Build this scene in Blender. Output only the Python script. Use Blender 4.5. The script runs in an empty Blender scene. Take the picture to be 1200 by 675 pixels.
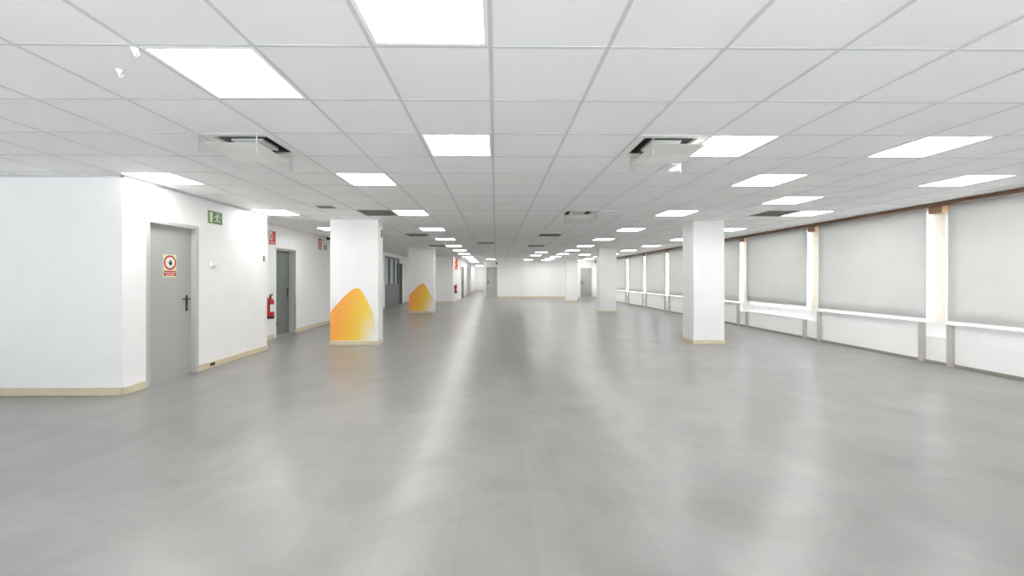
import bpy, bmesh, math, random
from mathutils import Vector, Matrix
random.seed(4)
S = bpy.context.scene
COL = S.collection

# ------------------------------------------------------------------ helpers
def lin(c):
    return tuple(((v/255)/12.92 if v/255 <= .04045 else ((v/255+.055)/1.055)**2.4) for v in c)

def nodes(name):
    m = bpy.data.materials.new(name); m.use_nodes = True
    nt = m.node_tree
    return m, nt, nt.nodes['Principled BSDF'], nt.nodes['Material Output']

def N(nt, kind, **kw):
    n = nt.nodes.new(kind)
    for k, v in kw.items():
        setattr(n, k, v)
    return n

def plain(name, rgb, rough=.5, metal=0., noise=.03, nscale=14., bump=0., spec=None):
    """Painted / moulded surface: base colour with a faint procedural mottling."""
    m, nt, p, out = nodes(name)
    c = lin(rgb)
    tc = N(nt, 'ShaderNodeTexCoord'); nz = N(nt, 'ShaderNodeTexNoise')
    nz.inputs['Scale'].default_value = nscale; nz.inputs['Detail'].default_value = 3
    nt.links.new(tc.outputs['Object'], nz.inputs['Vector'])
    r = N(nt, 'ShaderNodeValToRGB')
    r.color_ramp.elements[0].position = .3; r.color_ramp.elements[1].position = .7
    r.color_ramp.elements[0].color = tuple(v*(1-noise) for v in c)+(1,)
    r.color_ramp.elements[1].color = tuple(min(1, v*(1+noise)) for v in c)+(1,)
    nt.links.new(nz.outputs['Fac'], r.inputs['Fac'])
    nt.links.new(r.outputs['Color'], p.inputs['Base Color'])
    p.inputs['Roughness'].default_value = rough
    p.inputs['Metallic'].default_value = metal
    if spec is not None: p.inputs['Specular IOR Level'].default_value = spec
    if bump:
        b = N(nt, 'ShaderNodeBump'); b.inputs['Strength'].default_value = bump
        b.inputs['Distance'].default_value = .01
        n2 = N(nt, 'ShaderNodeTexNoise'); n2.inputs['Scale'].default_value = 90
        nt.links.new(tc.outputs['Object'], n2.inputs['Vector'])
        nt.links.new(n2.outputs['Fac'], b.inputs['Height'])
        nt.links.new(b.outputs['Normal'], p.inputs['Normal'])
    return m

def emitter(name, rgb, strength):
    m, nt, p, out = nodes(name)
    nt.nodes.remove(p)
    e = N(nt, 'ShaderNodeEmission')
    e.inputs['Color'].default_value = rgb+(1,); e.inputs['Strength'].default_value = strength
    nt.links.new(e.outputs[0], out.inputs['Surface'])
    return m

def pane_glass(name, tint=(.95, .97, .96), gloss=.06, rough=.02):
    m, nt, p, out = nodes(name)
    nt.nodes.remove(p)
    t = N(nt, 'ShaderNodeBsdfTransparent'); t.inputs['Color'].default_value = tint+(1,)
    g = N(nt, 'ShaderNodeBsdfGlossy'); g.inputs['Roughness'].default_value = rough
    mx = N(nt, 'ShaderNodeMixShader'); mx.inputs[0].default_value = gloss
    nt.links.new(t.outputs[0], mx.inputs[1]); nt.links.new(g.outputs[0], mx.inputs[2])
    nt.links.new(mx.outputs[0], out.inputs['Surface'])
    return m

def box(bm, x0, x1, y0, y1, z0, z1):
    x0, x1 = sorted((x0, x1)); y0, y1 = sorted((y0, y1)); z0, z1 = sorted((z0, z1))
    v = [bm.verts.new(p) for p in ((x0,y0,z0),(x1,y0,z0),(x1,y1,z0),(x0,y1,z0),
                                   (x0,y0,z1),(x1,y0,z1),(x1,y1,z1),(x0,y1,z1))]
    for f in ((0,3,2,1),(4,5,6,7),(0,1,5,4),(1,2,6,5),(2,3,7,6),(3,0,4,7)):
        bm.faces.new([v[i] for i in f])

def lathe(bm, prof, cx, cy, n=24, cz=0., axis='z'):
    """Revolve (radius, height) pairs."""
    rings = []
    for r, h in prof:
        ring = []
        for i in range(n):
            a = 2*math.pi*i/n
            u, v = r*math.cos(a), r*math.sin(a)
            if axis == 'z': p = (cx+u, cy+v, cz+h)
            elif axis == 'x': p = (cx+h, cy+u, cz+v)
            else: p = (cx+u, cy+h, cz+v)
            ring.append(bm.verts.new(p))
        rings.append(ring)
    for a, b in zip(rings, rings[1:]):
        for i in range(n):
            bm.faces.new((a[i], a[(i+1) % n], b[(i+1) % n], b[i]))
    bm.faces.new(rings[0][::-1]); bm.faces.new(rings[-1])

def prism(bm, poly, frame, t0, t1):
    """Extrude a 2-D outline; frame(u, v, t) -> xyz."""
    a = [bm.verts.new(frame(u, v, t0)) for u, v in poly]
    b = [bm.verts.new(frame(u, v, t1)) for u, v in poly]
    bm.faces.new(a[::-1]); bm.faces.new(b)
    n = len(poly)
    for i in range(n):
        bm.faces.new((a[i], a[(i+1) % n], b[(i+1) % n], b[i]))

def tube(bm, pts, r, n=10):
    pts = [Vector(p) for p in pts]
    rings = []
    for i, p in enumerate(pts):
        d = (pts[min(i+1, len(pts)-1)]-pts[max(i-1, 0)]).normalized()
        up = Vector((0, 0, 1)) if abs(d.z) < .9 else Vector((1, 0, 0))
        s = d.cross(up).normalized(); u = s.cross(d)
        rings.append([bm.verts.new(p+r*(math.cos(2*math.pi*k/n)*s+math.sin(2*math.pi*k/n)*u)) for k in range(n)])
    for a, b in zip(rings, rings[1:]):
        for k in range(n):
            bm.faces.new((a[k], a[(k+1) % n], b[(k+1) % n], b[k]))
    bm.faces.new(rings[0][::-1]); bm.faces.new(rings[-1])

def obj(name, bm, mat, parent=None, bevel=0., smooth=False):
    bmesh.ops.recalc_face_normals(bm, faces=bm.faces[:])
    me = bpy.data.meshes.new(name); bm.to_mesh(me); bm.free()
    if smooth:
        for f in me.polygons: f.use_smooth = True
    me.materials.append(mat)
    o = bpy.data.objects.new(name, me); COL.objects.link(o)
    if parent is not None: o.parent = parent
    if bevel:
        md = o.modifiers.new('edge', 'BEVEL'); md.width = bevel; md.segments = 2; md.limit_method = 'ANGLE'
    if smooth:
        md = o.modifiers.new('split', 'EDGE_SPLIT'); md.split_angle = math.radians(40)
    return o

def B(*boxes):
    bm = bmesh.new()
    for b in boxes: box(bm, *b)
    return bm

def thing(name, label, cat, loc, rotz=0., group=None):
    o = bpy.data.objects.new(name, None); COL.objects.link(o)
    o.empty_display_size = .1
    o.location = loc; o.rotation_euler = (0, 0, rotz)
    o['label'] = label; o['category'] = cat
    if group: o['group'] = group
    return o

def tag(o, label, cat, group=None):
    o['label'] = label; o['category'] = cat
    if group: o['group'] = group
    return o

def struct(o):
    o['kind'] = 'structure'; return o

def hollow(name):
    o = bpy.data.objects.new(name, None); COL.objects.link(o); o.empty_display_size = .1
    return struct(o)

def dup(root, loc, label):
    r = root.copy(); COL.objects.link(r); r.location = loc; r['label'] = label
    for ch in list(root.children):
        c = ch.copy(); COL.objects.link(c); c.parent = r
        for g in ch.children:
            d = g.copy(); COL.objects.link(d); d.parent = c
    return r

ORD = ['first','second','third','fourth','fifth','sixth','seventh','eighth','ninth','tenth','eleventh','twelfth','thirteenth','fourteenth']

# ------------------------------------------------------------------ measures
H = 2.521                    # ceiling height
GX, GY, T = -.026, 2.0, .6   # ceiling grid origin and tile
XL, XR = -4.28, 6.9          # door wall, blind plane
XREC = -4.96                 # wall of the recess on the left
YB = 27.0                    # far wall
def colx(k): return GX+T*k
def rowj(y): return round((y-GY)/T)

# ------------------------------------------------------------------ materials
M = {}
M['wall'] = plain('white_wall_paint', (248,248,248), .55, noise=.015, nscale=3, bump=.05)
M['pillar'] = plain('pillar_paint', (240,240,240), .5, noise=.015, nscale=3, bump=.05)
M['base'] = plain('cream_skirting', (222,211,184), .35, noise=.05, nscale=6)
M['base_grey'] = plain('grey_skirting', (150,146,136), .4)
M['door'] = plain('grey_door_paint', (178,181,177), .4, noise=.01, nscale=4)
M['door_frame'] = plain('pale_grey_frame', (196,197,195), .4, noise=.01)
M['door_dark'] = plain('dark_grey_door', (116,122,119), .45, noise=.02)
M['black'] = plain('black_plastic', (22,22,22), .35)
M['dark'] = plain('dark_duct', (38,38,40), .6)
M['white_plastic'] = plain('white_plastic', (248,248,246), .35, noise=.01)
M['bar'] = plain('grid_bar_paint', (214,214,219), .45, noise=.02)
M['grey_plastic'] = plain('grey_plastic', (120,120,116), .5)
M['grey_metal'] = plain('grey_upright', (190,188,184), .4, metal=.0)
M['louvre'] = plain('dark_louvre', (58,58,60), .5)
M['strip_edge'] = plain('acrylic_edge', (196,198,196), .3)
M['slat'] = plain('grille_slat', (120,120,112), .5)
M['pale_slat'] = plain('pale_grille', (150,152,148), .5)
M['red'] = plain('red_enamel', (196,28,36), .3)
M['sign_red'] = plain('sign_red', (206,44,44), .4)
M['sign_orange'] = plain('sign_orange_red', (222,92,62), .4)
M['sign_white'] = plain('sign_white', (240,240,232), .4)
M['sign_cream'] = plain('sign_cream', (225,232,196), .4)
M['sign_green'] = plain('sign_green', (36,92,50), .4)
M['sign_glow'] = plain('sign_pale_green', (196,216,160), .4)
M['brown'] = plain('brown_timber', (118,88,66), .5, noise=.15, nscale=20)
M['tan'] = plain('tan_timber', (158,124,98), .5, noise=.1, nscale=20)
M['peach'] = plain('peach_timber', (250,240,228), .5, noise=.04, nscale=20)
M['brass'] = plain('brown_socket', (92,70,52), .5)
M['glass'] = pane_glass('window_glass')
M['tinted_glass'] = pane_glass('dimming_glass', (.46, .47, .475))  # tint dims the sky through the windows added behind the camera
M['acrylic'] = pane_glass('clear_acrylic', (.985,.99,.985), .05, .08)
M['lamp'] = emitter('light_diffuser', (1., .99, .965), 9.0)

# ceiling tiles: mineral fibre, each tile a hair lighter or darker
m, nt, p, out = nodes('ceiling_tile')
tc = N(nt, 'ShaderNodeTexCoord')
mp = N(nt, 'ShaderNodeMapping'); mp.inputs['Location'].default_value = (-GX/T, -GY/T, 0)
mp.inputs['Scale'].default_value = (1/T, 1/T, 1)
fl = N(nt, 'ShaderNodeVectorMath', operation='FLOOR')
wn = N(nt, 'ShaderNodeTexWhiteNoise'); wn.noise_dimensions = '2D'
nt.links.new(tc.outputs['Object'], mp.inputs[0]); nt.links.new(mp.outputs[0], fl.inputs[0])
nt.links.new(fl.outputs[0], wn.inputs['Vector'])
r = N(nt, 'ShaderNodeValToRGB')
r.color_ramp.elements[0].color = lin((246,246,247))+(1,); r.color_ramp.elements[1].color = lin((249,249,249))+(1,)
nt.links.new(wn.outputs['Value'], r.inputs[0])
nz = N(nt, 'ShaderNodeTexNoise'); nz.inputs['Scale'].default_value = 160
nt.links.new(tc.outputs['Object'], nz.inputs['Vector'])
bp = N(nt, 'ShaderNodeBump'); bp.inputs['Strength'].default_value = .12; bp.inputs['Distance'].default_value = .003
nt.links.new(nz.outputs['Fac'], bp.inputs['Height']); nt.links.new(bp.outputs[0], p.inputs['Normal'])
nt.links.new(r.outputs[0], p.inputs['Base Color']); p.inputs['Roughness'].default_value = .8
M['tile'] = m

# floor: grey laminate planks with a waxed, slightly wavy gloss
m, nt, p, out = nodes('grey_laminate_floor')
tc = N(nt, 'ShaderNodeTexCoord')
mp = N(nt, 'ShaderNodeMapping'); mp.inputs['Rotation'].default_value = (0, 0, math.radians(90))
br = N(nt, 'ShaderNodeTexBrick')
br.inputs['Scale'].default_value = 1; br.inputs['Brick Width'].default_value = 1.3; br.inputs['Row Height'].default_value = .2
br.inputs['Mortar Size'].default_value = .0012; br.inputs['Mortar Smooth'].default_value = .3
br.offset = .37
br.inputs['Color1'].default_value = lin((143,142,140))+(1,)
br.inputs['Color2'].default_value = lin((147,146,144))+(1,)
br.inputs['Mortar'].default_value = lin((137,136,135))+(1,)
nt.links.new(tc.outputs['Object'], mp.inputs[0]); nt.links.new(mp.outputs[0], br.inputs['Vector'])
nz = N(nt, 'ShaderNodeTexNoise'); nz.inputs['Scale'].default_value = 1.6; nz.inputs['Detail'].default_value = 7; nz.inputs['Roughness'].default_value = .62
nz.inputs['Distortion'].default_value = .6
nt.links.new(tc.outputs['Object'], nz.inputs['Vector'])
r = N(nt, 'ShaderNodeValToRGB')
r.color_ramp.elements[0].position = .3; r.color_ramp.elements[1].position = .72
r.color_ramp.elements[0].color = (.86,.86,.86,1); r.color_ramp.elements[1].color = (1.12,1.12,1.13,1)
nt.links.new(nz.outputs['Fac'], r.inputs[0])
mx = N(nt, 'ShaderNodeMix', data_type='RGBA', blend_type='MULTIPLY'); mx.inputs[0].default_value = 1
nt.links.new(br.outputs['Color'], mx.inputs[6]); nt.links.new(r.outputs[0], mx.inputs[7])
nt.links.new(mx.outputs[2], p.inputs['Base Color'])
rr = N(nt, 'ShaderNodeMapRange'); rr.inputs['From Min'].default_value = .3; rr.inputs['From Max'].default_value = .7
rr.inputs['To Min'].default_value = .28; rr.inputs['To Max'].default_value = .315
n4 = N(nt, 'ShaderNodeTexNoise'); n4.inputs['Scale'].default_value = 2.2; n4.inputs['Detail'].default_value = 3
nt.links.new(tc.outputs['Object'], n4.inputs['Vector'])
nt.links.new(n4.outputs['Fac'], rr.inputs[0]); nt.links.new(rr.outputs[0], p.inputs['Roughness'])
m2 = N(nt, 'ShaderNodeMapping'); m2.inputs['Scale'].default_value = (.25, .95, 1)
nt.links.new(tc.outputs['Object'], m2.inputs[0])
n3 = N(nt, 'ShaderNodeTexNoise'); n3.inputs['Scale'].default_value = 1.0; n3.inputs['Detail'].default_value = 0
nt.links.new(m2.outputs[0], n3.inputs['Vector'])
bp = N(nt, 'ShaderNodeBump'); bp.inputs['Strength'].default_value = .2; bp.inputs['Distance'].default_value = .02
nt.links.new(n3.outputs['Fac'], bp.inputs['Height']); nt.links.new(bp.outputs[0], p.inputs['Normal'])
p.inputs['Specular IOR Level'].default_value = .42
M['floor'] = m

# roller blind cloth: diffuse with some daylight coming through
m, nt, p, out = nodes('blind_cloth')
nt.nodes.remove(p)
tc = N(nt, 'ShaderNodeTexCoord'); wv = N(nt, 'ShaderNodeTexNoise'); wv.inputs['Scale'].default_value = 2.5
nt.links.new(tc.outputs['Object'], wv.inputs['Vector'])
r = N(nt, 'ShaderNodeValToRGB')
r.color_ramp.elements[0].color = lin((224,225,224))+(1,); r.color_ramp.elements[1].color = lin((231,232,230))+(1,)
nt.links.new(wv.outputs['Fac'], r.inputs[0])
d = N(nt, 'ShaderNodeBsdfDiffuse'); t = N(nt, 'ShaderNodeBsdfTranslucent')
nt.links.new(r.outputs[0], d.inputs[0]); nt.links.new(r.outputs[0], t.inputs[0])
mx = N(nt, 'ShaderNodeMixShader'); mx.inputs[0].default_value = .09
nt.links.new(d.outputs[0], mx.inputs[1]); nt.links.new(t.outputs[0], mx.inputs[2])
nt.links.new(mx.outputs[0], out.inputs['Surface'])
M['blind'] = m

# painted orange-to-yellow motif, fading out to white at its lower right corner
m, nt, p, out = nodes('orange_yellow_motif')
tc = N(nt, 'ShaderNodeTexCoord'); sx = N(nt, 'ShaderNodeSeparateXYZ')
nt.links.new(tc.outputs['Object'], sx.inputs[0])
W1 = .96
def rng(sock, a, b, c=0., e=1., smooth=False):
    n = N(nt, 'ShaderNodeMapRange'); n.inputs['From Min'].default_value = a; n.inputs['From Max'].default_value = b
    n.inputs['To Min'].default_value = c; n.inputs['To Max'].default_value = e
    if smooth: n.interpolation_type = 'SMOOTHSTEP'
    nt.links.new(sock, n.inputs[0]); return n.outputs[0]
gx = rng(sx.outputs['X'], 0, W1)
gz = rng(sx.outputs['Z'], .05, 1.15)
ad = N(nt, 'ShaderNodeMath', operation='MULTIPLY_ADD'); ad.inputs[1].default_value = -.35
nt.links.new(gz, ad.inputs[0]); nt.links.new(gx, ad.inputs[2])
r = N(nt, 'ShaderNodeValToRGB'); e = r.color_ramp.elements
e[0].position = -0.0; e[0].color = lin((252,174,84))+(1,)
e[1].position = .75; e[1].color = lin((244,222,140))+(1,)
k = e.new(.28); k.color = lin((251,194,70))+(1,)
k = e.new(.5); k.color = lin((247,210,86))+(1,)
nt.links.new(ad.outputs[0], r.inputs[0])
fx = rng(sx.outputs['X'], .52, .96, smooth=True); fz = rng(sx.outputs['Z'], .62, .05)
ml = N(nt, 'ShaderNodeMath', operation='MULTIPLY'); nt.links.new(fx, ml.inputs[0]); nt.links.new(fz, ml.inputs[1])
ml2 = N(nt, 'ShaderNodeMath', operation='MULTIPLY'); ml2.inputs[1].default_value = 1.25; ml2.use_clamp = True
nt.links.new(ml.outputs[0], ml2.inputs[0])
mx = N(nt, 'ShaderNodeMix', data_type='RGBA'); mx.inputs[7].default_value = lin((243,242,236))+(1,)
nt.links.new(ml2.outputs[0], mx.inputs[0]); nt.links.new(r.outputs[0], mx.inputs[6])
nt.links.new(mx.outputs[2], p.inputs['Base Color']); p.inputs['Roughness'].default_value = .5
M['motif'] = m

# ------------------------------------------------------------------ fixture tables
LAMPS = {   # column -> rows (start of tile), phrase for the row
    -7: ([4.4, 6.8, 9.2, 18.8], 'along the grey door wall'),
    -3: ([2.0+2.4*i for i in range(12)]+[35.6, 38.6], 'left of centre'),  # one of the last two is added to brighten the corridor end
    -1: ([1.4, 3.2, 24.2], 'down the middle'),
    3:  ([3.2, 17.6, 20.0, 24.8], 'right of centre'),
    5:  ([4.4+2.4*i for i in range(9)]+[25.4], 'inside the right-hand pillars'),
    6:  ([3.2], 'x'),
    7:  ([5.6, 19.4], 'between right pillars and blinds'),
    9:  ([4.4+2.4*i for i in range(10)], 'nearest the blinds'),
}
CASS = [(-4, 3.2), (2, 3.2), (2, 6.8)]
GRILLES = [(-4, 6.8), (-4, 10.4), (-4, 14.0), (2, 10.4), (2, 14.0), (8, 6.8), (-1, 12.8)]
holes = set()
for c, (rows, _) in LAMPS.items():
    for y in rows: holes.add((c, rowj(y)))
for c, y in CASS+GRILLES: holes.add((c, rowj(y)))

# ------------------------------------------------------------------ shell
YF, YE = -4.0, 41.0
o = struct(obj('floor', B((-7.0, 7.6, YF-.3, YE+.3, -.12, 0)), M['floor']))
bm = bmesh.new()
K0, K1 = -13, 13
J0, J1 = rowj(YF)-1, rowj(YE)+1
for kx in range(K0, K1):
    for j in range(J0, J1):
        if (kx, j) in holes: continue
        x0, y0 = colx(kx), GY+T*j
        v = [bm.verts.new(q) for q in ((x0,y0,H),(x0,y0+T,H),(x0+T,y0+T,H),(x0+T,y0,H))]
        bm.faces.new(v)
bmesh.ops.remove_doubles(bm, verts=bm.verts[:], dist=1e-4)
me = bpy.data.meshes.new('ceiling'); bm.to_mesh(me); bm.free(); me.materials.append(M['tile'])
ceil = struct(bpy.data.objects.new('ceiling', me)); COL.objects.link(ceil)
bm = bmesh.new()
for kx in range(K0, K1+1):
    box(bm, colx(kx)-.011, colx(kx)+.011, GY+T*J0, GY+T*J1, H-.0025, H+.004)
for j in range(J0, J1+1):
    y = GY+T*j
    box(bm, colx(K0), colx(K1), y-.008, y+.008, H-.002, H+.004)
obj('grid_bars', bm, M['bar'], ceil)
struct(obj('ceiling_deck', B((-8.0, 8.2, YF-.4, YE+.4, H+.35, H+.45)), M['dark']))
trimn = [0]
def trim(bm, mat, bevel=0.):
    trimn[0] += 1
    return struct(obj('trim_%d' % trimn[0], bm, mat, bevel=bevel))

Z1 = H+.3
# left front: return wall facing the camera, then the door wall (with an opening for door 1)
D1a, D1b, D1t = 4.846, 5.685, 2.085
struct(obj('wall_left_return', B((-6.8, XL, 4.54, 4.70, 0, Z1)), M['wall']))
struct(obj('wall_left', B((XL-.16, XL, 4.70, D1a, 0, Z1), (XL-.16, XL, D1b, 7.39, 0, Z1), (XL-.16, XL, D1a, D1b, D1t, Z1),
                          (XREC, XL-.16, 7.30, 7.39, 0, Z1)), M['wall']))
struct(obj('wall_left_front', B((-6.8, -6.6, YF, 4.54, 0, Z1)), M['wall']))
# recess wall with door 2, then glazed partition, then the wall that closes the recess
D2a, D2b, D2t = 8.90, 9.77, 2.03
struct(obj('wall_recess', B((XREC-.3, XREC, 7.30, D2a, 0, Z1), (XREC-.3, XREC, D2b, 17.6, 0, Z1), (XREC-.3, XREC, D2a, D2b, D2t, Z1),
                            (XREC-.3, XREC, 17.6, 20.85, 2.36, Z1), (XREC-.3, XREC, 20.85, 21.3, 0, Z1)), M['wall']))
struct(obj('wall_recess_end', B((XREC-.3, -2.3, 21.2, 21.4, 0, Z1), (-2.5, -2.3, 21.4, 24.7, 0, Z1)), M['wall']))
D3a, D3b = 24.95, 26.7
struct(obj('wall_corridor_left', B((-2.8, -2.2, 24.7, D3a, 0, Z1), (-2.4, -2.2, D3b, YE, 0, Z1), (-2.4, -2.2, D3a, D3b, 2.08, Z1)), M['wall']))
struct(obj('wall_corridor_right', B((-.85, -.65, YB+.6, YE, 0, Z1)), M['wall']))
struct(obj('wall_corridor_end', B((-2.4, -.65, YE-.2, YE, 0, Z1)), M['wall']))
# far wall: grey door in a shallow recess at its left end, second grey door at its right end
D5a, D5b = 5.82, 6.62
struct(obj('wall_back', B((-.65, .09, YB, YB+.6, 2.10, Z1), (.09, D5a, YB, YB+.2, 0, Z1), (D5a, D5b, YB, YB+.2, 2.06, Z1),
                          (D5b, 7.4, YB, YB+.2, 0, Z1), (.09, .2, YB+.2, YB+.6, 0, Z1)), M['wall']))

# right wall: parapet, piers and lintel around the windows
STARTS = [3.81, 6.22, 8.63, 11.03, 13.44, 15.86, 18.26, 20.66, 23.07, 25.47]
WB = 2.11
SILLS = {2: .42}   # this bay: the board sits lower, below a plain strip of wall
XP = 7.0
bm = bmesh.new()
edges = [(s+.03, (s+WB if s < 25 else 26.62)-.02) for s in STARTS]
prev = YF
for a, b in edges:
    box(bm, XP, XP+.32, prev, a, .2, Z1); prev = b
box(bm, XP, XP+.32, prev, YB, .2, Z1)
for i, (a, b) in enumerate(edges):
    box(bm, XP, XP+.32, a, b, .2, .63); box(bm, XP, XP+.32, a, b, 2.40, Z1)
box(bm, XR+.01, XP+.32, YF, YB, 0, .419)
prev = YF
for i, (a, b) in enumerate(edges):          # apron panels step forward below each sill
    z = SILLS.get(i, .63)
    if z > .43: box(bm, XR+.01, XP, a-.02, b+.02, .42, z)
struct(obj('wall_right', bm, M['wall']))
# unseen wall behind the camera, three wide windows added to let light in
bm = bmesh.new()
BW = [(-5.6, -2.2), (-1.6, 1.9), (2.5, 6.0)]
prev = -6.8
for a, b in BW:
    box(bm, prev, a, YF-.25, YF, 0, Z1); prev = b
    box(bm, a, b, YF-.25, YF, 0, .12); box(bm, a, b, YF-.25, YF, 2.40, Z1)
box(bm, prev, 7.4, YF-.25, YF, 0, Z1)
struct(obj('wall_front', bm, M['wall']))

# windows
nwin = 0
def window(fr, gl, extra=(), glass='glass'):
    global nwin
    nwin += 1
    w = hollow('window_%d' % nwin)
    obj('window_frame', fr, M['white_plastic'], w); obj('glass_pane', gl, M[glass], w)
    for nm, bm, mat in extra: obj(nm, bm, mat, w)
    return w
for i, (a, b) in enumerate(edges):
    z0, z1 = .63, 2.40
    xg = XP+.24
    mid = (a+b)/2
    fr = B((xg-.03, xg+.03, a, a+.045, z0, z1), (xg-.03, xg+.03, b-.045, b, z0, z1), (xg-.03, xg+.03, a, b, z0, z0+.045),
           (xg-.03, xg+.03, a, b, z1-.045, z1), (xg-.03, xg+.03, mid-.04, mid+.04, z0, z1))
    gl = B((xg-.004, xg+.004, a+.04, b-.04, z0+.04, z1-.04))
    zs = SILLS.get(i, .63)
    ex = [('window_sill', B((XR-.045 if zs > .5 else XR-.01, XP+.215 if zs > .5 else XP, a-.06, b+.05, zs, zs+.022)), M['white_plastic'])]
    if True:
        for q, y in enumerate((a-.01, b-.06)):
            ex.append(('support_post', B((XR-.035, XR+.012, y, y+.075, 0.0, zs)), M['grey_metal']))
    window(fr, gl, ex)
for a, b in BW:  # added windows, unseen behind the camera
    yg = YF-.18
    fr = B((a, a+.05, yg-.03, yg+.03, .12, 2.40), (b-.05, b, yg-.03, yg+.03, .12, 2.40), (a, b, yg-.03, yg+.03, .12, .17),
           (a, b, yg-.03, yg+.03, 2.35, 2.40), ((a+b)/2-.04, (a+b)/2+.04, yg-.03, yg+.03, .12, 2.40))
    window(fr, B((a+.04, b-.04, yg-.004, yg+.004, .16, 2.36)), glass='tinted_glass')

# baseboards
def baseboard(name, *bx, mat='base', bev=.006):
    struct(obj('baseboard_'+name, B(*bx), M[mat], bevel=bev))
bh, bt = .092, .016
baseboard('left', (-6.6, XL+bt, 4.54-bt, 4.54, 0, bh), (XL, XL+bt, 4.54-bt, D1a-.003, 0, bh), (XL, XL+bt, D1b+.003, 7.39+bt, 0, bh))
baseboard('recess', (XREC, XREC+bt, 7.46, D2a-.05, 0, bh), (XREC, XREC+bt, D2b+.05, 17.55, 0, bh))
baseboard('recess_end', (XREC, -2.3+bt, 21.2-bt, 21.2, 0, bh), (-2.3, -2.3+bt, 21.2, 24.7, 0, bh))
baseboard('corridor', (-2.2, -2.2+bt, 26.8, YE-.2, 0, bh), (-2.2, -.65, YE-.2-bt, YE-.2, 0, bh))
baseboard('back', (.1, D5a-.06, YB-bt, YB, 0, bh), (D5b+.06, 6.9, YB-bt, YB, 0, bh))
baseboard('right', (XR-.004, XR+.012, YF, YB, 0, .045), mat='base_grey', bev=.003)

# brown timber strip under the ceiling above the blinds
trim(B((XR-.075, XR+.02, YF, YB, H-.052, H-.006)), M['brown'])
# cream angle bead where walls meet the ceiling on the left
trim(B((XL, XL+.02, 4.52, 7.46, H-.024, H-.006), (-6.6, XL+.02, 4.52, 4.54, H-.024, H-.006)), M['bar'])

# ------------------------------------------------------------------ doors
def lever(parent, x, y, z, d=1, s=1):
    """Black lever and long plate on a leaf that faces +X; lever points to s*Y."""
    bm = bmesh.new()
    box(bm, x, x+.008, y-.02, y+.02, z-.17, z+.05)
    h = obj('door_handle', bm, M['black'], parent, bevel=.004)
    bm = bmesh.new()
    tube(bm, [(x+.006, y, z), (x+.05, y, z), (x+.055, y+s*.02, z), (x+.055, y+s*.13, z)], .010)
    obj('lever', bm, M['black'], h, smooth=True)
    bm = bmesh.new(); lathe(bm, [(.011, 0), (.011, .012)], x+.006, y, 16, z-.11, 'x')
    obj('keyhole', bm, M['grey_plastic'], h)

d = hollow('door_1')
fw = .05
obj('door_frame', B((XL-.12, XL+.012, D1a, D1a+fw, 0, D1t), (XL-.12, XL+.012, D1b-fw, D1b, 0, D1t), (XL-.12, XL+.012, D1a+fw, D1b-fw, D1t-fw, D1t)), M['door_frame'], d, bevel=.004)
lf = obj('door_leaf', B((XL-.105, XL-.06, D1a+fw+.003, D1b-fw-.003, .008, D1t-fw-.004)), M['door'], d, bevel=.002)
lever(d, XL-.06, D1b-fw-.085, 1.055, s=-1)

d = hollow('door_2')
obj('door_frame', B((XREC-.02, XREC+.012, D2a-.04, D2a, 0, D2t+.04), (XREC-.02, XREC+.012, D2b, D2b+.04, 0, D2t+.04), (XREC-.02, XREC+.012, D2a, D2b, D2t, D2t+.04)), M['white_plastic'], d, bevel=.003)
obj('door_lining', B((XREC-.2, XREC-.021, D2b-.025, D2b-.001, 0, D2t-.025), (XREC-.2, XREC-.021, D2a+.001, D2a+.025, 0, D2t-.025), (XREC-.2, XREC-.021, D2a+.001, D2b-.001, D2t-.025, D2t-.001)), M['door_frame'], d)
obj('door_leaf', B((XREC-.19, XREC-.145, D2a+.028, D2b-.028, .008, D2t-.03)), M['door_dark'], d)
lever(d, XREC-.145, D2b-.11, 1.05, s=-1)
bm = bmesh.new(); lathe(bm, [(.0, 0), (.06, .001), (.085, .02), (.085, .045), (.05, .07), (.0, .072)], XREC-.145, D2a+.17, 20, .30, 'x')
obj('door_stop', bm, M['black'], d, smooth=True)

# glazed partition: solid lower half, tall panes above, dark open gap of a door at its far end
w = hollow('window_%d' % (nwin+1)); nwin += 1
ya, yb = 17.6, 20.3
bm = B((XREC-.1, XREC-.02, ya, yb, 0, 1.05), (XREC-.1, XREC-.02, ya, yb, 2.28, 2.36))
for y in (ya, ya+.9, ya+1.8, yb-.06): box(bm, XREC-.1, XREC-.02, y, y+.06, 1.05, 2.28)
obj('partition_frame', bm, M['door_dark'], w)
obj('glass_pane', B((XREC-.065, XREC-.055, ya, yb, 1.05, 2.28)), M['glass'], w)
d = hollow('door_6')
obj('door_frame', B((XREC-.1, XREC+.01, yb, yb+.06, 0, 2.1), (XREC-.1, XREC+.01, 20.79, 20.85, 0, 2.1), (XREC-.1, XREC+.01, yb, 20.85, 2.06, 2.12)), M['grey_plastic'], d)
obj('door_leaf', B((XREC-.16, XREC-.10, yb+.06, 20.79, .008, 2.06)), M['black'], d)
obj('fanlight', B((XREC-.09, XREC-.03, yb, 20.85, 2.12, 2.36)), M['wall'], d)
lever(d, XREC-.1, yb+.14, 1.05, s=1)
# lit room seen through the partition glass
struct(obj('wall_room_beyond', B((-7.9, -7.8, 16.6, 21.3, 0, Z1), (-7.9, XREC-.3, 16.5, 16.6, 0, Z1), (-7.9, XREC-.3, 21.3, 21.4, 0, Z1)), M['wall']))
struct(obj('floor_room_beyond', B((-7.9, -7.0, 16.5, 21.4, -.1, 0)), M['floor']))

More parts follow.
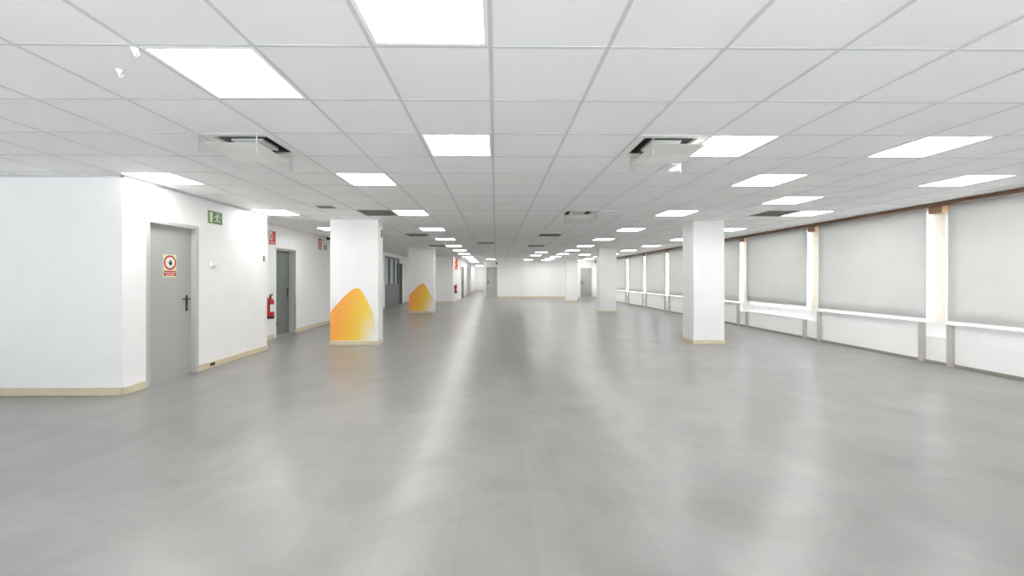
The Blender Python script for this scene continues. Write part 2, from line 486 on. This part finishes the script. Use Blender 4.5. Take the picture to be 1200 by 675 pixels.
L = bpy.data.lights.new('room_fill_light', 'AREA'); L.size = .55; L.energy = 9; L.color = (1., .98, .95)  # unseen area light added to brighten the room behind the panes
o = bpy.data.objects.new('room_fill_light', L); COL.objects.link(o); o.location = (-6.6, 19.0, H-.02)
# corridor door on the left, grey in dark frame
d = hollow('door_3')
obj('door_frame', B((-2.33, -2.18, D3a, D3a+.07, 0, 2.08), (-2.33, -2.18, D3b-.07, D3b, 0, 2.08), (-2.33, -2.18, D3a+.07, D3b-.07, 2.01, 2.08)), M['grey_plastic'], d)
obj('door_leaf', B((-2.30, -2.25, D3a+.07, D3b-.07, .008, 2.01)), M['door'], d)
lever(d, -2.25, D3b-.2, 1.05, s=-1)
# grey door in the recess at the left end of the far wall
def far_door(n, xa, xb, y, zt, hs):
    d = hollow('door_%d' % n)
    obj('door_frame', B((xa, xa+.045, y-.02, y+.12, 0, zt), (xb-.045, xb, y-.02, y+.12, 0, zt), (xa+.045, xb-.045, y-.02, y+.12, zt-.045, zt)), M['door_frame' if n == 5 else 'door'], d)
    obj('door_leaf', B((xa+.045, xb-.045, y+.03, y+.075, .008, zt-.045)), M['door'], d)
    hx = xa+.12 if hs < 0 else xb-.12
    h = obj('door_handle', B((hx-.025, hx+.025, y+.02, y+.03, .93, 1.15)), M['black'], d, bevel=.004)
    bm = bmesh.new(); tube(bm, [(hx, y+.025, 1.08), (hx, y-.025, 1.08), (hx-hs*.03, y-.03, 1.08), (hx-hs*.14, y-.03, 1.08)], .011)
    obj('lever', bm, M['black'], h, smooth=True)
far_door(4, -.645, .089, YB+.03, 2.10, -1)
far_door(5, D5a+.002, D5b-.002, YB+.0, 2.06, -1)

# ------------------------------------------------------------------ pillars
def motif_outline():
    P = [(0, .092), (0, .655)]
    def bez(a, b, c, d, n=10):
        for i in range(1, n+1):
            t = i/n
            yield tuple((1-t)**3*a[k]+3*(1-t)**2*t*b[k]+3*(1-t)*t*t*c[k]+t**3*d[k] for k in (0, 1))
    P += list(bez((0, .655), (.12, .80), (.28, .98), (.44, 1.10)))
    P += list(bez((.44, 1.10), (.52, 1.155), (.61, 1.155), (.66, 1.08)))
    P += list(bez((.66, 1.08), (.76, .92), (.84, .77), (.90, .61)))
    P += list(bez((.90, .61), (.935, .50), (.945, .30), (.945, .092), 6))
    return P
def pillar(xa, xb, ya, yb, label, motif=False, group=None):
    t = thing('pillar', label, 'pillar', (xa, ya, 0), group=group)
    w, dp = xb-xa, yb-ya
    obj('shaft', B((0, w, 0, dp, 0, H)), M['pillar'], t, bevel=.006)
    s = .014
    obj('skirting', B((-s, w+s, -s, 0, 0, .085), (-s, w+s, dp, dp+s, 0, .085), (-s, 0, 0, dp, 0, .085), (w, w+s, 0, dp, 0, .085)), M['base'], t, bevel=.004)
    if motif:
        bm = bmesh.new()
        prism(bm, [(u*w, z) for u, z in motif_outline()], lambda u, v, q: (u, q, v), -.0025, .001)
        o = obj('painted_motif', bm, M['motif'], t)
        o['label'] = 'orange and yellow rounded peak painted on the pillar'
    return t
pillar(-3.32, -2.36, 7.90, 8.23, 'wide white pillar with orange and yellow peak, nearer of the two painted ones', True, 'painted pillars')
pillar(-3.32, -2.36, 15.0, 15.4, 'wide white pillar with orange and yellow peak, farther of the two painted ones', True, 'painted pillars')
pillar(4.03, 4.665, 7.96, 8.43, 'plain white pillar near the blinds, nearest of the three plain ones', group='plain pillars')
pillar(4.03, 4.69, 15.2, 15.67, 'plain white pillar, middle one of the three plain pillars', group='plain pillars')
pillar(4.03, 4.69, 22.4, 22.87, 'plain white pillar farthest away, in front of the far wall grey door', group='plain pillars')

# ------------------------------------------------------------------ blinds
def blind(i, s, e, zb, label):
    t = thing('roller_blind', label, 'blind', (XR, s, 0), group='roller blinds along the windows')
    L = e-s
    bm = bmesh.new(); lathe(bm, [(.024, .0), (.024, L)], 0.03, 0, 16, H-.09, 'y')
    obj('roller', bm, M['white_plastic'], t, smooth=True)
    bm = bmesh.new()                       # cloth with a faint belly
    n, r = 14, 10
    g = [[bm.verts.new((.004+.006*math.sin(math.pi*a/n)*math.sin(math.pi*b/r+i), L*a/n, zb+(H-.056-zb)*b/r)) for b in range(r+1)] for a in range(n+1)]
    for a in range(n):
        for b in range(r):
            bm.faces.new((g[a][b], g[a+1][b], g[a+1][b+1], g[a][b+1]))
    o = obj('cloth', bm, M['blind'], t, smooth=True)
    o.modifiers.remove(o.modifiers['split'])
    md = o.modifiers.new('thick', 'SOLIDIFY'); md.thickness = .0015
    obj('bottom_bar', B((-.006, .012, 0, L, zb-.022, zb)), M['white_plastic'], t, bevel=.003)
    obj('bracket', B((-.03, .07, L+.06, L+.25, H-.17, H-.055)), M['tan'], t, bevel=.004)
names = {0: 'white roller blind on the right, cut by the frame edge, nearest the viewer'}
zb = {1: .70, 2: .72}
for i, s in enumerate(STARTS):
    e = s+WB if s < 25 else 26.62
    q = ORD[i]
    lab = 'white roller blind covering the %s window along the right wall' % q
    if i == 1: lab = 'large white roller blind reaching its sill, second along the right wall from the front'
    if i == 2: lab = 'white roller blind with a bright gap above a low sill, third from the front'
    if i == 0: lab = names[0]
    blind(i, s, e, zb.get(i, .69), lab)
# narrow timber jambs on the piers between the windows
for (a, b), (a2, b2) in zip(edges, edges[1:]):
    trim(B((XP-.012, XP, b+.13, a2-.06, .66, H-.06)), M['peach'])

# ------------------------------------------------------------------ ceiling lights
proto = None
for c, (rows, ph) in LAMPS.items():
    for i, y in enumerate(rows):
        x = colx(c)+T/2; yy = GY+T*rowj(y)+T/2
        if c == 6: lab = 'large lit square ceiling panel nearest the viewer on the far right'
        elif c == -1 and i == 0: lab = 'largest lit square ceiling panel, cut by the top edge of the photo'
        elif c == -7: lab = 'lit square ceiling panel, %s from the front in the row %s' % (ORD[i], ph)
        else: lab = 'lit square ceiling panel, %s from the front in the row %s' % (ORD[i], ph)
        if proto is None:
            t = thing('ceiling_light', lab, 'ceiling light', (x, yy, H), group='square ceiling light panels')
            a = .289; b = .268
            obj('light_frame', B((-a, a, -a, -b, -.003, .05), (-a, a, b, a, -.003, .05), (-a, -b, -b, b, -.003, .05), (b, a, -b, b, -.003, .05)), M['white_plastic'], t)
            obj('diffuser', B((-b, b, -b, b, .0, .006)), M['lamp'], t)
            proto = t
        else:
            dup(proto, (x, yy, H), lab)

# ------------------------------------------------------------------ ceiling air units
def cassette(c, y, label, mirror):
    x = colx(c)+T/2; yy = GY+T*rowj(y)+T/2
    t = thing('ceiling_air_conditioner', label, 'air conditioner', (x, yy, H), group='ceiling air conditioning units')
    s = -1 if mirror else 1
    a, b, cc = .289, .225, .13
    obj('surround', B((-a, a, -a, -b, -.006, .02), (-a, a, b, a, -.006, .02), (-a, -b, -b, b, -.006, .02), (b, a, -b, b, -.006, .02)), M['white_plastic'], t, bevel=.003)
    obj('duct_box', B((-b, b, -b, b, .10, .11), (-b-.004, -b, -b, b, .021, .11), (b, b+.004, -b, b, .021, .11), (-b, b, -b-.004, -b, .021, .11), (-b, b, b, b+.004, .021, .11)), M['dark'], t)
    obj('centre_panel', B((-cc, cc, -cc, cc, -.004, .03)), M['white_plastic'], t, bevel=.004)
    for k in range(4):
        bm = bmesh.new()
        for q in (0, 1, 2):
            r0 = cc+.022+q*.026
            if k == 0: box(bm, -r0, r0, -r0-.003, -r0, .005, .035)
            if k == 1: box(bm, -r0, r0, r0, r0+.003, .005, .035)
            if k == 2: box(bm, -r0-.003, -r0, -r0, r0, .005, .035)
            if k == 3: box(bm, r0, r0+.003, -r0, r0, .005, .035)
        obj('louvre', bm, M['louvre'], t)
    # hanging clear deflector: a sloping plate held by four corner strips
    h = .16
    X0, X1, Y0, Y1 = sorted((-s*.30, s*.18))+[-.285, .255]
    pl = bmesh.new()
    z = -.058
    prism(pl, [(X0+.01, Y0+.045), (X1-.01, Y0+.045), (X1-.01, Y1-.02), (X0+.01, Y1-.02)], lambda u, v, q: (u, v, z+q-(v-Y0)*.05), 0, .004)
    p = obj('deflector', pl, M['white_plastic'], t, bevel=.001)
    sk = B((X0, X0+.004, Y0, Y1, -h, -.006), (X0, X1, Y1-.004, Y1, -h, -.006), (X1-.004, X1, Y0, Y1, -h, -.006), (X0, X1, Y0, Y0+.004, -h, -.006))
    k = obj('clear_skirt', sk, M['acrylic'], p)
    for (u, v) in ((X0, Y0), (X0, Y1), (X1, Y1), (X1, Y0)):
        obj('corner_strip', B((u-.004, u+.004, v-.004, v+.004, -h, -.006)), M['strip_edge'], p)
cassette(*CASS[0], 'white ceiling air unit with hanging clear deflector, above and right of the grey door', False)
cassette(*CASS[1], 'white ceiling air unit with hanging deflector, beside a bright panel right of centre', True)
cassette(*CASS[2], 'white ceiling air unit farthest back, smallest seen of the three', True)

GL = ['dark grille above the nearer painted pillar', 'dark ceiling grille between the two painted pillars, just behind the first',
      'dark ceiling grille just in front of the farther painted pillar', 'dark ceiling grille behind the farthest air unit',
      'faint dark ceiling grille farthest back right of centre', 'dark ceiling grille beside a panel near the blinds',
      'pale grey green ceiling grille in the middle of the hall']
for (c, y), lab in zip(GRILLES, GL):
    x = colx(c)+T/2; yy = GY+T*rowj(y)+T/2
    t = thing('ceiling_grille', lab, 'vent', (x, yy, H), group='ceiling grilles')
    a, b = .289, .262
    pale = (c == -1)
    obj('grille_frame', B((-a, a, -a, -b, -.006, .02), (-a, a, b, a, -.006, .02), (-a, -b, -b, b, -.006, .02), (b, a, -b, b, -.006, .02)), M['pale_slat' if pale else 'slat'], t)
    bm = bmesh.new()
    for k in range(14):
        v = -b+.018+k*(2*b-.03)/13
        prism(bm, [(v-.012, .016), (v+.010, -.002), (v+.012, .0), (v-.010, .018)], lambda p_, q_, r_: (r_, p_, q_), -b, b)
    obj('slats', bm, M['pale_slat' if pale else 'grey_plastic'], t)
    obj('duct', B((-b, b, -b, b, .08, .09), (-a, -b, -a, a, .021, .09), (b, a, -a, a, .021, .09), (-b, b, -a, -b, .021, .09), (-b, b, b, a, .021, .09)), M['dark'], t)

# small pale access plate in the ceiling next to the farther air unit
t = thing('ceiling_hatch', 'small pale square plate on the ceiling right of the farther air unit', 'ceiling plate', (2.14, 7.15, H))
obj('plate', B((-.13, .13, -.13, .13, -.012, -.0052)), M['white_plastic'], t, bevel=.003)
obj('rim', B((-.145, .145, -.145, -.131, -.009, -.0052), (-.145, .145, .131, .145, -.009, -.0052), (-.145, -.131, -.13, .13, -.009, -.0052), (.131, .145, -.13, .13, -.009, -.0052)), M['bar'], t)

t = thing('ceiling_grille', 'small grey ceiling vent left of the dark grille above the nearer painted pillar', 'vent', (-2.80, 6.50, H-.003), group='ceiling grilles')
obj('grille_frame', B((-.13, .13, -.11, -.10, -.008, 0), (-.13, .13, .10, .11, -.008, 0), (-.13, -.12, -.10, .10, -.008, 0), (.12, .13, -.10, .10, -.008, 0)), M['pale_slat'], t)
obj('slats', B(*[(-.12, .12, -.095+.021*k, -.084+.021*k, -.007, -.001) for k in range(9)]), M['grey_plastic'], t)
obj('backing', B((-.12, .12, -.10, .10, -.001, -.0002)), M['dark'], t)
# little white ceiling hooks at the left
def hook(x, y, lab):
    t = thing('ceiling_hook', lab, 'hook', (x, y, H-.005), group='white ceiling hooks')
    bm = bmesh.new(); lathe(bm, [(.017, 0), (.016, -.008), (.007, -.020), (.006, -.026)], 0, 0, 16)
    obj('rosette', bm, M['white_plastic'], t, smooth=True)
    bm = bmesh.new()
    tube(bm, [(0, 0, -.024), (0, 0, -.034), (.006, 0, -.043), (.015, 0, -.043), (.020, 0, -.036), (.021, 0, -.028)], .0045, 8)
    obj('hook_end', bm, M['white_plastic'], t, smooth=True)
hook(-1.842, 2.02, 'small white ceiling hook at the corner of the near left light panel')
hook(-2.12, 2.23, 'small white ceiling hook left of the near left light panel')

# ------------------------------------------------------------------ signs and fittings
def fX(x):   # frame for flat items on a wall facing +X: u runs to -Y..., v up
    return lambda u, v, q: (x+q, u, v)
def disc(cy, cz, r, n=36): return [(cy+r*math.cos(2*math.pi*i/n), cz+r*math.sin(2*math.pi*i/n)) for i in range(n)]
def rect(a, b, c, d): return [(a, c), (b, c), (b, d), (a, d)]
def P(poly, fr, t0, t1):
    bm = bmesh.new(); prism(bm, poly, fr, t0, t1); return bm
def PP(polys, fr, t0, t1):
    bm = bmesh.new()
    for q in polys: prism(bm, q, fr, t0, t1)
    return bm

# no-entry sign on the grey door
xs = XL-.0599
t = thing('prohibition_sign', 'cream no-entry sign with red ring and black hand on the grey door', 'sign', (xs, 5.27, 1.355))
fr = fX(0)
obj('plate', P(rect(-.105, .105, 0, .305), fr, 0, .002), M['sign_cream'], t)
ring = bmesh.new(); lathe(ring, [(.098, .0021), (.098, .0035)], 0, 0, 40, .195, 'x')
rg = obj('red_ring', ring, M['sign_red'], t); rg['label'] = 'red ring'
wd = bmesh.new(); lathe(wd, [(.074, .0036), (.074, .0042)], 0, 0, 40, .195, 'x'); obj('white_disc', wd, M['sign_white'], t)
hand = [rect(-.030, .032, .150, .190)]
palm = [(-.022,.148),(.024,.148),(.036,.176),(.034,.196),(-.028,.196),(-.03,.17)]
k7 = .72
hb = bmesh.new(); prism(hb, palm, fr, .0043, .005)
for k, (y, h) in enumerate(((-.023,.232),(-.006,.246),(.012,.242),(.028,.226))):
    prism(hb, rect(y-.0065, y+.0065, .19, h), fr, .0043, .005)
prism(hb, [(-.028,.165),(-.05,.196),(-.044,.204),(-.022,.186)], fr, .0043, .005)
for v in hb.verts: v.co.y = v.co.y*k7+.006; v.co.z = (v.co.z-.195)*k7+.195
obj('hand_symbol', hb, M['black'], t)
obj('text_panel', P(rect(-.098, .098, .018, .085), fr, .0021, .0032), M['sign_red'], t)
bars = []
for z, spans in ((.06, ((-.085,-.05),(-.042,-.01),(.0,.03),(.04,.085))), (.036, ((-.06,-.03),(-.02,.01),(.02,.065)))):
    for a, b in spans: bars.append(rect(a, b, z-.005, z+.005))
obj('text_lines', PP(bars, fr, .0033, .0038), M['sign_white'], t)

# green exit sign on the wall right of the door
t = thing('exit_sign', 'green running-man exit sign on the wall right of the grey door', 'sign', (XL, 6.03, 2.165))
obj('plate', P(rect(-.15, .15, 0, .195), fr, .0, .006), M['sign_green'], t, bevel=.001)
obj('pale_border', PP([rect(-.146, .146, .004, .010), rect(-.146, .146, .185, .191), rect(-.146, -.141, .01, .185), rect(.141, .146, .01, .185)], fr, .0061, .0068), M['sign_glow'], t)
obj('door_symbol', P(rect(-.122, -.06, .022, .172), fr, .0061, .0072), M['sign_glow'], t)
man = [disc(.045, .150, .015, 16), [(.018,.08),(.045,.08),(.062,.135),(.03,.135)],
       [(.02,.085),(.04,.085),(.075,.055),(.11,.05),(.11,.036),(.066,.038)], [(.02,.085),(.045,.085),(.02,.04),(-.022,.028),(-.026,.042),(.006,.056)],
       [(.05,.132),(.06,.12),(.09,.10),(.118,.112),(.114,.124),(.09,.116)], [(.032,.134),(.04,.118),(-.005,.105),(-.03,.08),(-.04,.09),(-.016,.118)]]
obj('running_man', PP(man, fr, .0061, .0072), M['sign_glow'], t)

# thermostat, switches, low socket on the door wall
t = thing('thermostat', 'small white thermostat box on the wall right of the grey door', 'thermostat', (XL, 5.97, 1.50))
obj('case', B((0, .026, -.055, .055, 0, .085)), M['white_plastic'], t, bevel=.005)
obj('dial', B((.026, .031, .018, .042, .02, .044)), M['bar'], t, bevel=.002)
obj('cover_slot', B((.0262, .0275, -.04, .0, .018, .026)), M['grey_plastic'], t)
t = thing('light_switch', 'dark double switch on the wall end near the fire extinguisher', 'switch', (XL, 7.27, 1.65))
obj('plate', B((0, .008, -.045, .045, -.012, .118)), M['white_plastic'], t, bevel=.002)
for z in (.006, .056): obj('rocker', B((.008, .014, -.032, .032, z, z+.044)), M['grey_plastic'], t, bevel=.002)
t = thing('floor_socket', 'small brown cable outlet on the cream skirting beside the grey door', 'socket', (XL+.016, 5.95, .03))
obj('plate', B((0, .006, -.05, .05, 0, .042)), M['brass'], t, bevel=.001)
for y in (-.022, .022):
    bm = bmesh.new(); lathe(bm, [(.012, .0062), (.012, .008)], 0, y, 14, .021, 'x'); obj('outlet_hole', bm, M['black'], t)

# fire signs
def fire_sign(loc, rotz, label, w=.25, h=.29):
    t = thing('fire_sign', label, 'sign', loc, rotz, group='red fire extinguisher signs')
    obj('plate', P(rect(-w/2, w/2, 0, h), fr, 0, .004), M['sign_red'], t)
    obj('white_panel', P(rect(-w*.44, -w*.02, h*.30, h*.95), fr, .0041, .005), M['sign_white'], t)
    c = -w*.23
    obj('extinguisher_symbol', PP([rect(c-.018, c+.018, h*.36, h*.68), [(c-.018,h*.68),(c+.018,h*.68),(c+.008,h*.78),(c-.008,h*.78)], rect(c-.02, c+.026, h*.80, h*.84), [(c+.024,h*.80),(c+.034,h*.80),(c+.034,h*.55),(c+.026,h*.55)]], fr, .0051, .0058), M['sign_red'], t)
    obj('flame_symbol', P([(w*.10,h*.36),(w*.34,h*.36),(w*.40,h*.55),(w*.33,h*.72),(w*.28,h*.64),(w*.22,h*.88),(w*.12,h*.66),(w*.07,h*.52)], fr, .0041, .005), M['sign_orange'], t)
    obj('caption_band', P(rect(-w*.46, w*.46, h*.05, h*.24), fr, .0041, .005), M['sign_orange'], t)
    obj('caption_text', PP([rect(-w*.36+k*w*.19, -w*.24+k*w*.19, h*.11, h*.18) for k in range(4)], fr, .0051, .0056), M['sign_white'], t)
    return t
fire_sign((XREC, 8.76, 2.095), 0, 'red and white fire sign above the nearer extinguisher')
fire_sign((-2.2, 21.75, 1.83), math.radians(-90), 'tall red fire sign standing out from the white wall corner before the corridor', .2, .60)

# red and green signs just under the ceiling farther along the recess wall
t = thing('fire_hose_sign', 'tall red and white sign under the ceiling left of the nearer pillar', 'sign', (XREC, 11.12, 2.14))
obj('plate', P(rect(-.12, .12, 0, .33), fr, 0, .004), M['sign_white'], t)
obj('red_panel', PP([rect(-.10, .10, .015, .155), rect(-.10, .10, .175, .315)], fr, .0041, .005), M['sign_red'], t)
obj('symbol', PP([disc(0, .24, .045, 20), rect(-.06, .06, .04, .06), rect(-.06, .06, .08, .10), rect(-.012, .012, .10, .14)], fr, .0051, .0058), M['sign_white'], t)
t = thing('exit_sign', 'small green and white exit sign beside the tall red one', 'sign', (XREC, 11.42, 2.14))
obj('plate', P(rect(-.13, .13, 0, .20), fr, 0, .004), M['sign_white'], t)
obj('running_man', PP([[(u*1.1-.03, v*1.0) for u, v in q] for q in man], fr, .0041, .005), M['sign_green'], t)
obj('door_symbol', P(rect(.085, .12, .03, .17), fr, .0041, .005), M['sign_green'], t)

t = thing('ceiling_sensor', 'small dark sensor on the ceiling above the red and green signs', 'sensor', (-4.86, 11.45, H-.005))
bm = bmesh.new(); lathe(bm, [(.06, 0), (.06, -.02), (.045, -.05), (.02, -.062)], 0, 0, 20); obj('housing', bm, M['dark'], t, smooth=True)
bm = bmesh.new(); lathe(bm, [(.018, -.0621), (.012, -.07)], 0, 0, 14); obj('lens', bm, M['black'], t, smooth=True)
t = thing('wall_sensor', 'tiny dark sensor high on the far wall above the grey corner door', 'sensor', (.06, YB, 2.30))
bm = bmesh.new(); box(bm, -.05, .05, -.06, 0, 0, .12); obj('housing', bm, M['dark'], t, bevel=.01)
bm = bmesh.new(); lathe(bm, [(.03, -.061), (.022, -.075)], 0, 0, 14, .05, 'y'); obj('lens', bm, M['black'], t, smooth=True)

# grille on the side of the nearer painted pillar
t = thing('pillar_vent', 'grey wall grille high on the side of the nearer painted pillar', 'vent', (-2.36, 8.115, 2.165))
obj('vent_frame', B((0, .012, -.085, -.07, 0, .2), (0, .012, .07, .085, 0, .2), (0, .012, -.07, .07, 0, .015), (0, .012, -.07, .07, .185, .2)), M['white_plastic'], t)
bm = bmesh.new()
for k in range(8): box(bm, .002, .011, -.07, .07, .02+k*.0205, .032+k*.0205)
obj('slats', bm, M['grey_plastic'], t); obj('backing', B((.0005, .002, -.07, .07, .015, .185)), M['dark'], t)

# fire extinguishers
def extinguisher(loc, rotz, label):
    t = thing('fire_extinguisher', label, 'fire extinguisher', loc, rotz, group='red fire extinguishers')
    bm = bmesh.new(); lathe(bm, [(.06,0),(.072,.008),(.072,.36),(.066,.395),(.045,.425),(.022,.44),(.022,.455)], 0, 0, 28)
    b = obj('cylinder', bm, M['red'], t, smooth=True)
    bm = bmesh.new(); lathe(bm, [(.0735,.0),(.0735,.055)], 0, 0, 28); obj('base_skirt', bm, M['black'], t, smooth=True)
    bm = bmesh.new()                      # printed label wrapped on the front
    n = 10; g = []
    for i in range(n+1):
        a = math.radians(-70+100*i/n)
        g.append([bm.verts.new((.0728*math.cos(a), .0728*math.sin(a), z)) for z in (.15, .31)])
    for i in range(n): bm.faces.new((g[i][0], g[i+1][0], g[i+1][1], g[i][1]))
    o = obj('paper_label', bm, M['sign_white'], b)
    md = o.modifiers.new('thick', 'SOLIDIFY'); md.thickness = .0006
    bm = bmesh.new(); lathe(bm, [(.02,.455),(.02,.48),(.012,.495)], 0, 0, 16); box(bm, -.012, .012, -.02, .02, .47, .50)
    v = obj('valve', bm, M['black'], t)
    bm = bmesh.new()
    prism(bm, [(-.02,.498),(.09,.528),(.092,.542),(-.02,.515)], lambda u, w_, q: (q, u, w_), -.01, .01)
    prism(bm, [(-.02,.478),(.085,.492),(.085,.500),(-.02,.49)], lambda u, w_, q: (q, u, w_), -.01, .01)
    obj('lever', bm, M['black'], v)
    bm = bmesh.new(); tube(bm, [(0,-.02,.48),(.01,-.06,.475),(.03,-.09,.44),(.035,-.092,.36),(.03,-.086,.22),(.026,-.08,.16)], .0095)
    obj('hose', bm, M['black'], t, smooth=True)
    bm = bmesh.new(); lathe(bm, [(.022, 0), (.022, .012)], .03, 0, 14, .465, 'x'); obj('pressure_gauge', bm, M['sign_white'], v)
    obj('wall_bracket', B((-.092, -.066, -.02, .02, .30, .46)), M['black'], t)
    return t
extinguisher((XREC+.092, 8.53, .47), 0, 'red fire extinguisher on the wall beside the dark recessed door')
extinguisher((-2.3+.092, 21.75, .52), 0, 'tiny red fire extinguisher on the white wall corner before the corridor')

# ------------------------------------------------------------------ daylight
wd = bpy.data.worlds.new('sky'); S.world = wd; wd.use_nodes = True
bg = wd.node_tree.nodes['Background']
wn = wd.node_tree
geo = wn.nodes.new('ShaderNodeTexCoord'); sp = wn.nodes.new('ShaderNodeSeparateXYZ')
wn.links.new(geo.outputs['Generated'], sp.inputs[0])
rp = wn.nodes.new('ShaderNodeValToRGB')      # pale ground below the horizon, made bright to light the ceiling; soft sky above
rp.color_ramp.elements[0].position = .49; rp.color_ramp.elements[0].color = (1.0, 1.0, 1.0, 1)
rp.color_ramp.elements[1].position = .52; rp.color_ramp.elements[1].color = (.34, .38, .44, 1)
mr = wn.nodes.new('ShaderNodeMapRange'); mr.inputs['From Min'].default_value = -1
wn.links.new(sp.outputs['Z'], mr.inputs[0]); wn.links.new(mr.outputs[0], rp.inputs[0])
wn.links.new(rp.outputs[0], bg.inputs['Color']); bg.inputs['Strength'].default_value = 5.0

sun = bpy.data.lights.new('sun', 'SUN'); sun.energy = 345; sun.angle = .02; sun.color = (.985, .99, 1.)  # added to shine through the rear windows and bounce onto the near ceiling
so = bpy.data.objects.new('sun', sun); COL.objects.link(so); so.location = (0, -12, 9)
so.rotation_euler = Vector((.06, 1., -1.)).to_track_quat('-Z', 'Y').to_euler()
# ------------------------------------------------------------------ camera
f = 460.0; TH = .010
cam = bpy.data.cameras.new('camera'); co = bpy.data.objects.new('camera', cam); COL.objects.link(co)
co.location = (0, 0, 1.343); co.rotation_euler = (math.pi/2, 0, -TH)
cam.sensor_width = 36; cam.lens = 36*f/1200
cam.shift_x = 14.4/1200; cam.shift_y = -11.5/1200
cam.clip_start = .02; cam.clip_end = 200
S.camera = co

vs = S.view_settings
vs.view_transform = 'Standard'; vs.look = 'None'; vs.gamma = 1; vs.use_curve_mapping = False
vs.exposure = 1.0
try:
    S.cycles.max_bounces = 20; S.cycles.diffuse_bounces = 16; S.cycles.transparent_max_bounces = 12
    S.cycles.use_denoising = True; S.cycles.sample_clamp_indirect = 20
    S.cycles.caustics_reflective = False; S.cycles.caustics_refractive = False
except Exception:
    pass
